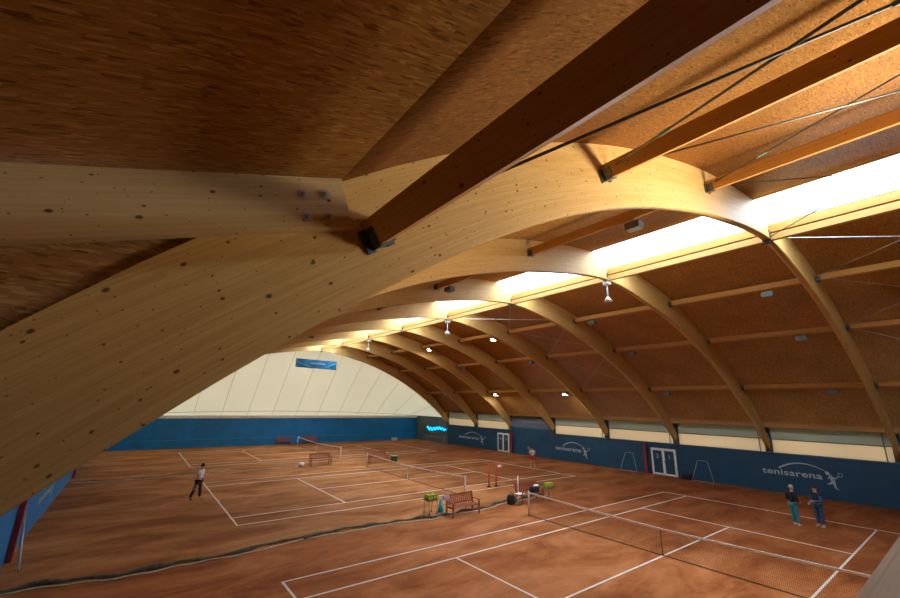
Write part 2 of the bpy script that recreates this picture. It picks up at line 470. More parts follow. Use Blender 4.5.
# ridge beam per bay and purlins per bay
ROWS = [(-14.4, 'lowest left row'), (-10.15, 'second left row from ridge'), (-5.27, 'first left row from ridge'),
        (5.75, 'first right row from ridge'), (10.2, 'second right row from ridge'), (14.6, 'lowest right row')]
PD, PW = .27, .14
def purlin_geo(x, y0, y1):
    t = math.asin(x / R0); d = depth(x); nrm = Vector((sin(t), 0, cos(t)))
    rc = 25.72 + PD / 2
    c = Vector((rc * sin(t), 0, ZC + rc * cos(t)))
    return c, nrm
def purlin_mesh(x):
    c, nrm = purlin_geo(x, 0, 0); mb = MB(); L = DY - AW - .02
    mb.bar((0, 0, 0), (0, L, 0), PW, PD, nrm)
    return mb
def hanger_mesh(x, end):
    c, nrm = purlin_geo(x, 0, 0); mb = MB(); L = DY - AW - .02
    s = 1 if end else -1; y = L if end else 0
    tan = Vector((nrm.z, 0, -nrm.x))
    base = -nrm * (PD / 2 + .01)
    ya, yb = (y - .16, y) if end else (y, y + .16)
    mb.bar(base + Vector((0, ya, 0)), base + Vector((0, yb, 0)), PW + .05, .02, nrm)
    for q in (-1, 1):
        pc = tan * q * (PW / 2 + .012) - nrm * (PD / 2 - .09)
        mb.bar(pc + Vector((0, ya, 0)), pc + Vector((0, yb, 0)), .012, .2, nrm)
        pf = tan * q * (PW / 2 + .05) - nrm * (PD / 2 - .08); yy = y + (.0 if end else .0) - s * .008
        mb.bar(pf + Vector((0, yy - .008, 0)), pf + Vector((0, yy + .008, 0)), .09, .24, nrm)
        for h in (-.05, .05):
            b_ = pc + nrm * h + tan * q * .006; mid = (ya + yb) / 2
            mb.tube([b_ + Vector((0, mid, 0)), b_ + tan * q * .02 + Vector((0, mid, 0))], .02, 6)
    return mb
SHOWN = {}
for ri, (x, rl) in enumerate(ROWS):
    proto = None
    c, nrm = purlin_geo(x, 0, 0)
    for i in range(NA):
        if ri == 0 and i > 0: continue         # hidden behind the foreground arch
        if ri == 1 and i > 0: continue
        lab = 'timber purlin of the %s, %s bay from the camera' % (rl, ORD[i])
        if ri == 0: lab = 'thick dark brown purlin crossing the upper middle, hung on the foreground arch'
        loc = (c.x, AY[i] + AW / 2 + .01, c.z)
        if proto is None:
            proto = thing('roof_purlin', lab, 'purlin', loc, 0, 'roof purlins, ' + rl)
            pm = purlin_mesh(x)
            if ri == 0:
                pm = MB(); pm.bar((0, 0, 0), (0, DY - AW - .02, 0), .17, PD, nrm)
            obj('timber', pm, M_PUR, proto)
            for e in (0, 1): obj('hanger', hanger_mesh(x, e), M_STEEL, proto)
        else:
            dup(proto, loc, 0, lab)
proto = None
for i in range(NA):
    lab = 'pale ridge beam beside the skylight, %s bay from the camera' % ORD[i]
    loc = (0, AY[i] + AW / 2 + .01, 0); L = DY - AW - .02
    if proto is None:
        proto = thing('ridge_beam', lab, 'ridge beam', loc, 0, 'ridge beams')
        mb = MB(); mb.bar((0, 0, 11.24), (0, L, 11.24), .14, .26); obj('upper_timber', mb, M_PUR, proto)
        mb = MB(); mb.bar((0, 0, 10.94), (0, L, 10.94), .16, .22); obj('lower_timber', mb, M_GLU, proto)
        mb = MB(); mb.bar((0, 0, 11.08), (0, L, 11.08), .06, .08); obj('spacer', mb, M_DARKT, proto)
    else: dup(proto, loc, 0, lab)

# ---- dormer over the gallery on the left
KX, KZ = at(XK, depth(XK))
SL = .34
def dz(X): return KZ + SL * (X - KX)
DX = -20.5
mb = MB()
for o in (0, .05):
    mb.face([(KX, YB, KZ + o), (DX, YB, dz(DX) + o), (DX, Y0 + .1, dz(DX) + o), (KX, Y0 + .1, KZ + o)],
            [(0, YB), (5.7, YB), (5.7, Y0 + .1), (0, Y0 + .1)])
struct('ceiling_dormer', mb, M_OSB)
poly = [(KX + .1, KZ)] + [(DX, dz(DX)), (DX, 2.4), (-18.9, 2.4)]
for i in range(12):
    x = -18.6 + (18.6 + XK) * i / 11.0; q = at(x, depth(x) - .12); poly.append((q[0], q[1]))
mb = MB(); mb.prism(poly, lambda a, b, s: (a, Y0 - .05 + .04 * s, b)); struct('wall_dormer', mb, M_OSBD)
yb = Y0 - AW / 2 - .055
bx0 = KX - .02
bt = thing('dormer_beam', 'pale knotty timber beam bolted to the foreground arch at upper left', 'beam', (bx0, yb, dz(bx0)))
mb = MB(); Lb = 6.0; BD = .47
dv = Vector((-1, 0, -SL)).normalized(); up = Vector((-SL, 0, 1)).normalized()
mb.bar(-up * (BD / 2 + .01), dv * Lb - up * (BD / 2 + .01), .11, BD, up)
obj('timber', mb, M_BEAM, bt)
for a in (.20, .40):
    for b in (.17, .37):
        mb = MB(); p = dv * a - up * b + Vector((0, -.055, 0))
        mb.tube([p, p + Vector((0, -.008, 0))], .045, 16); mb.tube([p + Vector((0, -.008, 0)), p + Vector((0, -.03, 0))], .024, 6)
        mb.tube([p + Vector((0, -.03, 0)), p + Vector((0, -.05, 0))], .011, 8)
        obj('bolt', mb, M_GALV, bt)

# ---- steel bracing rods in the braced bays
def node(x):
    t = math.asin(x / R0); r = 25.92; return Vector((r * sin(t), 0, ZC + r * cos(t)))
RN = [-14.45, -10.0, -5.15, 0.0, 5.75, 10.2, 14.6]
names = ['lowest left purlin', 'second left purlin', 'first left purlin', 'ridge', 'first right purlin', 'second right purlin', 'lowest right purlin']
def rod(t, p, q, tb, mat, r=.017):
    o = Vector(t.location); d = q - p; mb = MB(); mb.tube([p - o, q - o], r, 6); obj('rod', mb, mat, t)
    u = d.normalized(); c = p + d * tb - o; mb = MB()
    mb.tube([c - u * .16, c - u * .12, c + u * .12, c + u * .16], [.014, .026, .026, .014], 8)
    obj('turnbuckle', mb, M_TEAL if mat is M_STEEL else mat, t)
for bay, lo, hi in ((0, 0, 6), (3, 3, 6)):
    ya, yb2 = AY[bay] + AW / 2 + .02, AY[bay + 1] - AW / 2 - .02
    for j in range(lo, hi):
        A, B = node(RN[j]), node(RN[j + 1])
        if j == 2: B = Vector((-.1, 0, 10.95))
        if j == 3: A = Vector((.1, 0, 10.95))
        mat = M_STEEL if j < 3 else M_GALV
        where = 'nearest bay' if bay == 0 else 'fourth bay'
        t = thing('cross_brace', 'crossed thin steel rods between %s and %s, %s' % (names[j], names[j + 1], where), 'bracing', ((A + B) / 2 + Vector((0, yb2, 0))), 0, 'crossed bracing rods under the roof')
        rod(t, Vector((A.x, yb2, A.z)), Vector((B.x, ya, B.z)), .62, mat)
        rod(t, Vector((B.x, yb2, B.z)), Vector((A.x, ya, A.z)), .25, mat)

# ---- walls
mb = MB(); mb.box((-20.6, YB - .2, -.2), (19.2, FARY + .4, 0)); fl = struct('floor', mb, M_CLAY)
WT = 2.45
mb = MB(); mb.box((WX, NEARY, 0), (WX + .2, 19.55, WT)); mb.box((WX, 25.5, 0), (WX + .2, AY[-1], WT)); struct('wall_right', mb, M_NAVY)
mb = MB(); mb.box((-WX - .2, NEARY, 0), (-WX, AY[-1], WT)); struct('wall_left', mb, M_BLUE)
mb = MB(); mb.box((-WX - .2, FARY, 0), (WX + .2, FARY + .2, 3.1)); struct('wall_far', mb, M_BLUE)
mb = MB(); mb.bar((-WX, FARY - .02, .85), (WX, FARY - .02, .85), .03, .05); struct('trim_3', mb, M_CYAN)
mb = MB(); mb.box((-WX - .1, FARY - .08, 3.1), (WX + .1, FARY + .12, 3.42)); struct('trim_4', mb, M_SILL)
mb = MB(); mb.box((WX, AY[-1], 0), (WX + .7, FARY, 3.41)); struct('wall_right_end', mb, M_ENDP)
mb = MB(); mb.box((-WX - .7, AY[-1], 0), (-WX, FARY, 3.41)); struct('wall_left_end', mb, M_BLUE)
# near end: blue wall carrying the gallery, cap rail, gallery floor, rear enclosure
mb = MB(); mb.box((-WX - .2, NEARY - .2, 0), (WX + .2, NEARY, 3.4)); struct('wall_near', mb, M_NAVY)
mb = MB(); mb.box((-20.6, -12, 3.4), (WX + .2, NEARY, 3.55)); struct('floor_gallery', mb, M_DARKT)
mb = MB(); mb.box((-20.6, YB - .1, 0), (19.2, YB, 12.5)); struct('wall_rear', mb, M_OSBD)
mb = MB(); mb.box((DX - .1, YB, 0), (DX, Y0 + .1, 6.2)); struct('wall_clubhouse', mb, M_OSBD)
mb = MB(); mb.box((WX, YB, 0), (WX + .2, NEARY, 4.3)); struct('wall_right_gallery', mb, M_OSBD)
mb = MB(); mb.box((-WX - .2, Y0 - .02, 0), (DX, Y0 + .02, 3)); struct('wall_left_return', mb, M_OSBD)
pr = thing('gallery_parapet', 'pale wooden parapet cap in the lower right corner, close to the camera', 'parapet', (0, NEARY + .04, 3.55))
mb = MB(); mb.bar((-WX, -.07, 1.035), (WX, -.07, 1.035), .135, .04); mb.bar((-WX, -.213, 1.035), (WX, -.213, 1.035), .135, .04); obj('cap_board', mb, M_RAIL, pr)
mb = MB(); mb.box((-WX, -.17, 0), (WX, -.06, 1.015)); obj('panel', mb, M_OSBD, pr)

for sg, nm in ((1, 'wall_right_return'), (-1, 'wall_left_gable')):
    mb = MB(); pl = [(sg * q[0], q[1]) for q in [at(x, depth(x) - .15) for x in (16.6, 17.2, 17.8, 18.3, 18.6)]]
    pl += [(sg * 19.4, 2.5), (sg * 19.4, 4.3), (sg * (pe[0] - .1), 4.3), (sg * 17.1, 5.2)]
    mb.prism(pl, lambda a, b, s_: (a, AY[-1] + .04 + .05 * s_, b)); struct(nm, mb, M_OSBD)
# membrane end: ruled from the farthest arch down to the far wall
mb = MB()
SEAMS = [-19.0, -16.35, -13.6, -10.85, -8.1, -5.35, -2.55, .3, 3.1, 5.9, 8.7, 11.5, 14.3, 17.0, 19.0]
def memb(X, t):
    x = max(-18.6, min(18.6, X))
    z0 = max(3.35, extr_z(x) if abs(x) < 18.55 else 3.35); z1 = 3.42
    h = z0 - z1
    return Vector((X, AY[-1] + .05 + (FARY - AY[-1] - .05) * t, z0 + (z1 - z0) * t + .03 * h * sin(PI * t)))
for a, b in zip(SEAMS, SEAMS[1:]):
    for i in range(6):
        xa = a + (b - a) * i / 6; xb = a + (b - a) * (i + 1) / 6
        puf = lambda x: .10 * sin(PI * (x - a) / (b - a))
        for j in range(10):
            t0, t1 = j / 10, (j + 1) / 10
            pts = []
            for x, t in ((xa, t0), (xb, t0), (xb, t1), (xa, t1)):
                p = memb(x, t); p.y += puf(x) * sin(PI * t) * .5; p.z += puf(x) * sin(PI * t); pts.append(p)
            mb.face(pts, None, True)
mo = struct('wall_membrane', mb, M_MEMB)
mb = MB()
for X in SEAMS[1:-1]:
    mb.tube([memb(X, t / 10) + Vector((0, -.02, -.02)) for t in range(11)], .016, 5)
mb.tube([memb(X, .94) + Vector((0, -.03, -.03)) for X in SEAMS], .02, 5)
obj('seam', mb, plain('seam welt', (.2, .18, .12), .8), mo)

# side windows above the tarpaulin walls
def side_window(n, sg, y0, y1, lab):
    fr = MB(); X = sg * (WX + .02); zt = pe[1] + .02
    for z, h in ((WT + .03, .06), (3.36, .05), (zt - .03, .06)): fr.bar((X, y0, z), (X, y1, z), .06, h)
    for y in (y0 + .03, y1 - .03, y0 + .35): fr.bar((X, y, WT), (X, y, zt), .05, .05, (1, 0, 0))
    o = struct('window_%d' % n, fr, M_STEEL, lab)
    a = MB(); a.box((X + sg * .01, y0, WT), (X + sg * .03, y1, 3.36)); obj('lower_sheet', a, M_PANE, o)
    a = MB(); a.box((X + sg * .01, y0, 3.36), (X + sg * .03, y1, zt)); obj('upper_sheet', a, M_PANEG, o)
n = ws
for sg in (1, -1):
    for i in range(0 if sg > 0 else 1, NA):
        if sg > 0 and i == 5: continue
        n += 1
        side_window(n, sg, AY[i] + .16, AY[i + 1] - .16, 'window band above the %s blue wall, %s bay' % ('right' if sg > 0 else 'left', ORD[i]))
for sg, nm in ((1, 'pillar_right'), (-1, 'pillar_left')):
    for k in range(0 if sg > 0 else 1, NA + 1):
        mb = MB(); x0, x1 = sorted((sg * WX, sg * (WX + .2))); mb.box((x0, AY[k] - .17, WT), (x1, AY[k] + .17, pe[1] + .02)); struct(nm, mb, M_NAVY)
# bay covered by hanging sheets
bs = thing('sponsor_sheet', 'grey blue sheet hung over the right window band in the sixth bay', 'sheet', (WX, 22.5, 2.85))
mb = MB(); mb.box((-.02, -2.95, 0), (.02, 2.85, pe[1] - 2.85)); obj('cloth', mb, M_GREYP, bs)
mb = MB(); mb.box((-.03, -1.9, .55), (-.02, 1.3, .72)); obj('faded_print', mb, plain('faded pink print', (.2, .19, .23), .7), bs)
# loose blue drape below it, with folds
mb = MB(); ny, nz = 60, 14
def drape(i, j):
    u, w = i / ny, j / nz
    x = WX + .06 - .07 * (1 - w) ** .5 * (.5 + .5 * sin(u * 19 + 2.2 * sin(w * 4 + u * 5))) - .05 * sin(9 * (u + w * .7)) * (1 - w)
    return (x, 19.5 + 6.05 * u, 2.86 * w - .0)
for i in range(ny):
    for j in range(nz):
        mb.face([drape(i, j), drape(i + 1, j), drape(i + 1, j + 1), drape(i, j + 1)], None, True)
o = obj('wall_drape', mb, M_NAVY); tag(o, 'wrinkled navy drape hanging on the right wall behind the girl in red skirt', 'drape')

# ------------------------------------------------------------------ writing and marks
def text_mesh(txt, size, ext=.006, bold=.012, xs=1.25, space=1.05):
    cu = bpy.data.curves.new('lettering', 'FONT'); cu.body = txt; cu.size = size; cu.extrude = ext; cu.offset = bold * size
    cu.space_character = space
    t = bpy.data.objects.new('lettering', cu); COL.objects.link(t)
    dg = bpy.context.evaluated_depsgraph_get(); me = bpy.data.meshes.new_from_object(t.evaluated_get(dg))
    bpy.data.objects.remove(t); bpy.data.curves.remove(cu)
    for v in me.vertices: v.co.x *= xs
    x0 = min(v.co.x for v in me.vertices); x1 = max(v.co.x for v in me.vertices)
    for v in me.vertices: v.co.x -= x0
    me.materials.clear()
    return me, x1 - x0
RIGHT = Matrix(((0, 0, -1), (-1, 0, 0), (0, 1, 0))).to_4x4()     # local x -> -Y, y -> Z, z -> -X
LEFT = Matrix(((0, 0, 1), (1, 0, 0), (0, 1, 0))).to_4x4()
FAR = Matrix(((1, 0, 0), (0, 0, -1), (0, 1, 0))).to_4x4()
def strokes(mb, segs, ext=.008):
    for p, q, w, w2 in segs:
        mb.bar((*p, 0), (*q, 0), ext * 2, w, Vector((0, 0, 1)).cross(Vector((q[0] - p[0], q[1] - p[1], 0))), w2=ext * 2, d2=w2)
def logo(label, M, loc, width, parent=None, mat=None, group='club logos on the walls'):
    mat = mat or M_LOGO
    t = thing('wall_logo', label, 'wall logo', loc, 0, group)
    t.matrix_world = Matrix.Translation(loc) @ M
    me, w = text_mesh('tenisarena', .52, bold=.014, xs=1.3); s = width / w
    for v in me.vertices: v.co.x *= s
    obj('lettering', me, mat, t)
    mb = MB(); prev = None; k = width / 3.1
    for i in range(25):
        f = i / 24; x = (.95 + 2.62 * f) * k; z = .42 + .46 * (1 - (2 * f - .92) ** 2) - .02; th = .02 + .09 * (1 - f) ** .8
        cur = ((x, z), (x, z - th))
        if prev:
            for zz in (-.004, .008): mb.face([(*prev[0], zz), (*cur[0], zz), (*cur[1], zz), (*prev[1], zz)])
        prev = cur
    obj('arc', mb, mat, t)
    mb = MB(); X = 3.54 * k; DZ = -.08
    def S(*a): return [((X + p[0] * k, p[1] + DZ), (X + q[0] * k, q[1] + DZ), w, w2) for p, q, w, w2 in a]
    strokes(mb, S(((.0, .18), (-.06, .34), .20, .15), ((-.06, .34), (-.12, .36), .1, .08), ((0, .18), (.06, -.08), .2, .16), ((.06, -.08), (.1, -.35), .13, .08),
                  ((.1, -.35), (.22, -.42), .06, .05), ((.02, -.02), (-.14, -.12), .14, .1), ((-.14, -.12), (-.26, -.16), .09, .05),
                  ((-.04, .28), (.16, .2), .08, .06), ((.16, .2), (.26, .3), .06, .05), ((.26, .3), (.33, .36), .03, .03), ((-.06, .28), (-.2, .16), .07, .05)))
    mb.tube([(X + k * (-.17 + .075 * cos(a)), .39 + .075 * sin(a), .002) for a in [i * PI / 5 for i in range(11)]], .03, 5)
    mb.prism([(X + k * (-.17 + .08 * cos(i * PI / 6)), .39 + .08 * sin(i * PI / 6)) for i in range(12)], lambda a, b, s: (a, b, .01 * s))
    mb.tube([(X + k * (.42 + .1 * cos(a)), .36 + .12 * sin(a), .006) for a in [i * PI / 7 for i in range(15)]], .014, 5)
    obj('player_figure', mb, mat, t)
    return t
logo('large faded white club logo on the right wall behind the two standing men', RIGHT, (WX - .012, 1.9, 1.14), 3.1)
logo('faded white club logo on the right wall right of the wrinkled navy drape', RIGHT, (WX - .012, 19.35, .98), 3.05)
logo('small faded club logo on the right wall left of the far double door', RIGHT, (WX - .012, 35.1, .98), 4.0)
logo('dull reddish club logo under the blue neon writing at the far right corner', RIGHT, (WX - .012, 43.0, .55), 4.0, mat=plain('dull print', (.3, .2, .17), .7))
logo('white club logo on the left blue wall between the two red posts', LEFT, (-WX + .012, 16.2, .85), 3.3)
# neon script
mb = MB(); pts = []
for i in range(90):
    f = i / 89; pts.append((WX - .05, 42.5 - 4.6 * f, 1.78 + .22 * sin(f * 40) * (1 - .5 * f) - .1 * sin(f * 7)))
mb.tube(pts, .085, 6); ne = thing('neon_sign', 'glowing blue neon script on the grey green far end of right wall', 'neon sign', (0, 0, 0))
obj('neon_tube', mb, M_LED, ne)
mb = MB(); mb.bar((WX - .03, 42.7, 1.72), (WX - .03, 37.75, 1.72), .03, .62); obj('backing', mb, plain('neon backing', (.02, .1, .22), .5), ne)
# hanging banner at the far end
bn = thing('hanging_banner', 'blue banner with white lettering hanging from the far ridge', 'banner', (-1.45, 34.6, 8.62))
mb = MB(); ny = 24
for i in range(ny):
    for j in range(4):
        P = lambda a, b: (-2.22 + 4.44 * a / ny, .05 * sin(a * .9) , b * .23 - .05 * (a / ny) )
        mb.face([P(i, j), P(i + 1, j), P(i + 1, j + 1), P(i, j + 1)], None, True)
obj('cloth', mb, plain('banner blue', (.004, .17, .36), .6, var=.3, scale=1.2), bn)
me, w = text_mesh('tenisarena', .3, bold=.01); to = obj('lettering', me, plain('banner print', (.45, .6, .65), .6), bn); to.matrix_local = Matrix.Translation((-.75, -.075, .42)) @ FAR
mb = MB()
mb.tube([(-2.2 + 1.5 * f, -.07, .75 - .62 * f ** .6) for f in [i / 10 for i in range(11)]], .035, 5)
obj('swoosh', mb, M_SWOOSH, bn); mb = MB(); mb.tube([(.9 + 1.25 * f, -.07, .12 + .6 * f ** 1.4) for f in [i / 10 for i in range(11)]], .03, 5)
obj('swoosh', mb, M_SWOOSH, bn)
for x in (-2.1, 1.45, 2.1):
    mb = MB(); mb.tube([(x, 0, .9), (1.45 if x > 0 else -1.0, 0, 2.2)], .01, 5); obj('cable', mb, M_WHITE, bn)

# doors
def door(n, y0, y1, digits, lab):
    X = WX - .03; fr = MB(); zt = 2.02; ym = (y0 + y1) / 2
    for y in (y0, y1): fr.bar((X, y, 0.02), (X, y, zt), .07, .06, (1, 0, 0))
    fr.bar((X, y0, zt), (X, y1, zt), .06, .09)
    fr.bar((X, y0, .05), (X, y1, .05), .06, .07)
    o = struct('door_%d' % n, fr, M_WHITE, lab)
    for s, d in ((-1, digits[1]), (1, digits[0])):
        a, b = sorted((ym + s * .015, (y1 if s > 0 else y0) - s * .03))
        f = MB()
        for y in (a + .04, b - .04): f.bar((X - .03, y, .08), (X - .03, y, zt - .05), .09, .04, (1, 0, 0))
        for z in (.12, zt - .09): f.bar((X - .03, a, z), (X - .03, b, z), .04, .09)
        lf = obj('door_leaf', f, M_WHITE, o)
        g = MB(); g.box((X - .03, a + .05, .1), (X - .015, b - .05, zt - .06)); obj('infill', g, plain('door blue', (.015, .06, .11), .3), lf)
        me, w = text_mesh(d, .42, bold=.02, xs=1.1); q = obj('number', me, M_LOGO, lf); q.matrix_world = Matrix.Translation((X - .045, (a + b) / 2 + w / 2, 1.3)) @ RIGHT
        h = MB(); h.tube([(X - .09, ym + s * .1, .98), (X - .09, ym + s * .1, 1.12)], .018, 6); obj('handle', h, M_STEEL, lf)
door(1, 7.55, 9.45, '21', 'white framed blue double door with numbers 2 and 1')
door(2, 25.9, 27.7, '43', 'white framed double door near the far end of right wall')
def pad(X, Y, lab, h=2.3):
    mb = MB(); mb.box((X - .07, Y - .11, 0), (X + .07, Y + .11, h)); o = obj('padded_post', mb, M_RED)
    tag(o, lab, 'post', 'dark red padded posts on the side walls')
pad(WX - .09, 9.95, 'dark red padded post left of the white numbered door')
pad(WX - .09, 25.45, 'dark red padded post right of the far white door')
pad(-WX + .09, 11.9, 'dark red padded post on the left wall nearest the camera')
pad(-WX + .09, 29.4, 'dark red padded post farther along the left blue wall')

# ------------------------------------------------------------------ courts
HL, HD, HS, SV = 11.885, 5.485, 4.115, 6.40
CY = [0.0, 17.73, 36.15]
def court(i, lab):
    t = thing('court_marking', lab, 'court lines', (0, CY[i], 0), 0, 'white tape lines of the three courts'); w = .05
    def ln(nm, p, q, wd=.065):
        mb = MB(); a, b = Vector((*p, .004)), Vector((*q, .004)); d = (b - a).normalized(); n_ = 24
        mb.bar(a - d * wd / 2, b + d * wd / 2, wd, .008); obj(nm, mb, M_LINE, t)
    for s in (-1, 1):
        ln('baseline', (s * HL, -HD), (s * HL, HD), .07)
        ln('doubles_sideline', (-HL, s * HD), (HL, s * HD)); ln('singles_sideline', (-HL, s * HS), (HL, s * HS))
        ln('service_line', (s * SV, -HS), (s * SV, HS)); ln('center_mark', (s * HL, 0), (s * (HL - .15), 0))
    ln('center_service_line', (-SV, 0), (SV, 0))
court(0, 'white court lines of the nearest red clay court')
court(1, 'white court lines of the middle clay court beside the man in white')
court(2, 'white court lines of the farthest clay court by the blue far wall')
def net_h(v): return .914 + (1.07 - .914) * (abs(v) / 6.4) ** 1.5
def net(i, lab):
    t = thing('tennis_net', lab, 'net', (0, CY[i], 0), 0, 'tennis nets on the three courts')
    for s in (-1, 1):
        mb = MB(); mb.tube([(0, s * 6.4, 0), (0, s * 6.4, 1.08)], .05, 10); mb.ball((0, s * 6.4, 1.08), .05, 10, 4); obj('net_post', mb, M_WHITE, t)
    mb = MB(); nn = 48
    for k in range(nn):
        a = -6.35 + 12.7 * k / nn; b = -6.35 + 12.7 * (k + 1) / nn
        mb.bar((0, a, net_h(a) - .03), (0, b, net_h(b) - .03), .03, .07)
    obj('headband', mb, M_TAPE, t)
    mb = MB(); st = .0024
    nv = 250
    for k in range(nv + 1):
        v = -6.33 + 12.66 * k / nv; h = net_h(v) - .05
        mb.face([(0, v - st, .03), (0, v + st, .03), (0, v + st, h), (0, v - st, h)])
    for j in range(20):
        f = (j + .2) / 20
        for k in range(24):
            a = -6.33 + 12.66 * k / 24; b = -6.33 + 12.66 * (k + 1) / 24
            za, zb = .03 + (net_h(a) - .1) * f, .03 + (net_h(b) - .1) * f
            mb.face([(.001, a, za - st), (.001, b, zb - st), (.001, b, zb + st), (.001, a, za + st)])
    mb.tube([(0, -6.35, .03), (0, 6.35, .03)], .015, 5)
    obj('net_mesh', mb, M_NET, t)
    mb = MB(); mb.box((-.008, -.014, 0), (.008, .014, .9)); obj('center_strap', mb, M_NET if i == 0 else M_TAPE, t)
net(0, 'tennis net across the nearest court at lower right')
net(1, 'tennis net across the middle court behind the bench')
net(2, 'tennis net across the farthest court, half hidden behind benches')

# divider nets gathered on the floor
def divider(Y, x0, x1, lab, r):
    t = thing('divider_net', lab, 'divider net', (0, Y, 0), 0, 'divider nets lying between the courts')
    mb = MB(); pts = []; rs = []; n_ = 90
    for i in range(n_ + 1):
        f = i / n_; x = x0 + (x1 - x0) * f
        w = .10 * sin(x * 2.1) + .07 * sin(x * 5.3 + 1); rr = r * (.65 + .35 * sin(x * 3.7) * sin(x * 1.3 + 2))
        pts.append((x, w + .25 * sin(x * .55), rr * .8)); rs.append(rr)
    mb.tube(pts, rs, 8); obj('gathered_netting', mb, M_DIV, t)
    mb = MB(); rp = []
    for i in range(n_ * 2 + 1):
        x = x0 + (x1 - x0) * i / (n_ * 2); rp.append((x, -.26 + .08 * sin(x * 1.7) + .04 * sin(x * 6) + .25 * sin(x * .55), .022))
    mb.tube(rp, .022, 6); obj('edge_rope', mb, M_ROPE, t)
divider(8.95, -18.5, 4.4, 'gathered dark divider net lying between nearest and middle court', .085)
divider(27.1, -18.4, -4.95, 'white edged divider net lying between middle and farthest court', .03)

# ------------------------------------------------------------------ benches and gear
def make_bench(lab):
    t = thing('park_bench', lab, 'bench', (0, 0, 0), 0, 'slatted benches beside the nets'); L = 1.75
    mb = MB()
    for k in range(5): mb.bar((-L / 2, -.24 + .105 * k, .43), (L / 2, -.24 + .105 * k, .43), .085, .028)
    for x in (-L / 2 + .06, 0, L / 2 - .06): mb.bar((x, -.27, .39), (x, .24, .39), .05, .05)
    obj('seat', mb, M_BENCH, t)
    mb = MB(); tl = Vector((0, .1, .45))
    P = lambda x, h: Vector((x, .22 + .1 * (h - .43) / .45, h))
    mb.bar(P(-L / 2, .88), P(L / 2, .88), .035, .09); mb.bar(P(-L / 2, .52), P(L / 2, .52), .035, .06)
    for k in range(13): x = -L / 2 + .09 + k * (L - .18) / 12; mb.bar(P(x, .54), P(x, .86), .075, .02, (0, 1, 0))
    obj('backrest', mb, M_BENCH, t)
    for sx in (-1, 1):
        x = sx * (L / 2 - .03)
        mb = MB(); mb.bar((x, -.26, 0), (x, -.26, .62), .055, .055, (0, 1, 0)); obj('leg', mb, M_BENCH, t)
        mb = MB(); mb.bar((x, .26, 0), (x, .22, .46), .055, .055, (0, 1, 0)); mb.bar((x, .22, .46), (x, .325, .93), .055, .055, (0, 1, 0)); obj('leg', mb, M_BENCH, t)
        mb = MB(); mb.bar((x, -.31, .635), (x, .28, .66), .075, .035); obj('armrest', mb, M_BENCH, t)
    return t
b1 = make_bench('red brown slatted bench between nearest and middle court, beside cyan cone')
b1.location = (-2.6, 8.35, 0); b1.rotation_euler.z = .04
dup(b1, (2.38, 8.45, 0), -.03, 'red brown bench cluttered with bags beside the nearest net post')
dup(b1, (-2.95, 26.9, 0), 0, 'reddish bench behind the middle court, beside white bucket')
dup(b1, (2.05, 26.2, 0), -.1, 'red brown bench behind the far post of the middle net')
dup(b1, (-1.0, 44.7, 0), 0, 'left one of the two benches against the far blue wall')
dup(b1, (2.3, 44.75, 0), 0, 'bench at far blue wall behind the farthest net')

ballm = MB(); ballm.ball((0, 0, 0), .06, 8, 6); BALL = ballm.mesh('tennis_ball'); BALL.materials.append(M_YEL)
def balls(cx, cy, z, hx, hy, nx, ny, lab, grp):
    for i in range(nx):
        for j in range(ny):
            o = bpy.data.objects.new('tennis_ball', BALL); COL.objects.link(o)
            o.location = (cx - hx + 2 * hx * i / (nx - 1) + random.uniform(-.01, .01), cy - hy + 2 * hy * j / (ny - 1), z + random.uniform(0, .04))
            tag(o, lab, 'tennis ball', grp)
def cart(cx, cy, lab, blab, rz=0.0, zb=.62):
    t = thing('ball_cart', lab, 'ball cart', (cx, cy, 0), 0, 'ball carts'); w, d, h = .29, .22, .24
    mb = MB()
    for z in (zb, zb + h):
        for a, b in (((-w, -d), (w, -d)), ((w, -d), (w, d)), ((w, d), (-w, d)), ((-w, d), (-w, -d))): mb.tube([(*a, z), (*b, z)], .012, 5)
    for k in range(9):
        x = -w + 2 * w * k / 8
        for y in (-d, d): mb.tube([(x, y, zb), (x, y, zb + h)], .006, 4)
        if k < 7:
            y = -d + 2 * d * k / 6
            for x2 in (-w, w): mb.tube([(x2, y, zb), (x2, y, zb + h)], .006, 4)
    mb.box((-w, -d, zb - .01), (w, d, zb + .005)); obj('wire_basket', mb, M_GREENB, t)
    for sx in (-1, 1):
        for sy in (-1, 1):
            mb = MB(); mb.tube([(sx * w * .9, sy * d * .9, zb), (sx * w * .75, sy * d * 1.1, .06)], .014, 6); obj('leg', mb, M_STEEL, t)
            mb = MB(); mb.tube([(sx * w * .75 - .012, sy * d * 1.1, .045), (sx * w * .75 + .012, sy * d * 1.1, .045)], .045, 10); obj('caster', mb, M_BLACK, t)
    for zz in (zb + .07, zb + .18):
        balls(cx, cy, zz, w - .07, d - .07, 4, 3, blab, 'yellow balls in ' + lab.split(',')[0][:30])
cart(-3.84, 9.35, 'ball cart full of yellow balls, left of the bench with cyan cone', 'yellow tennis ball heaped in the ball cart left of the bench')
cart(3.62, 8.1, 'ball cart full of yellow balls, right of the cluttered bench', 'yellow tennis ball heaped in the ball cart near the net post', zb=.66)
bk = thing('ball_basket', 'green basket topped with yellow balls beside the middle net', 'basket', (3.6, 25.9, 0))
mb = MB()
for k in range(12):
    a0_, a1_ = 2 * PI * k / 12, 2 * PI * (k + 1) / 12
    mb.face([(.3 * cos(a0_), .24 * sin(a0_), .02), (.3 * cos(a1_), .24 * sin(a1_), .02), (.36 * cos(a1_), .28 * sin(a1_), .5), (.36 * cos(a0_), .28 * sin(a0_), .5)], None, True)
mb.face([(.3 * cos(2 * PI * k / 12), .24 * sin(2 * PI * k / 12), .02) for k in range(12)])
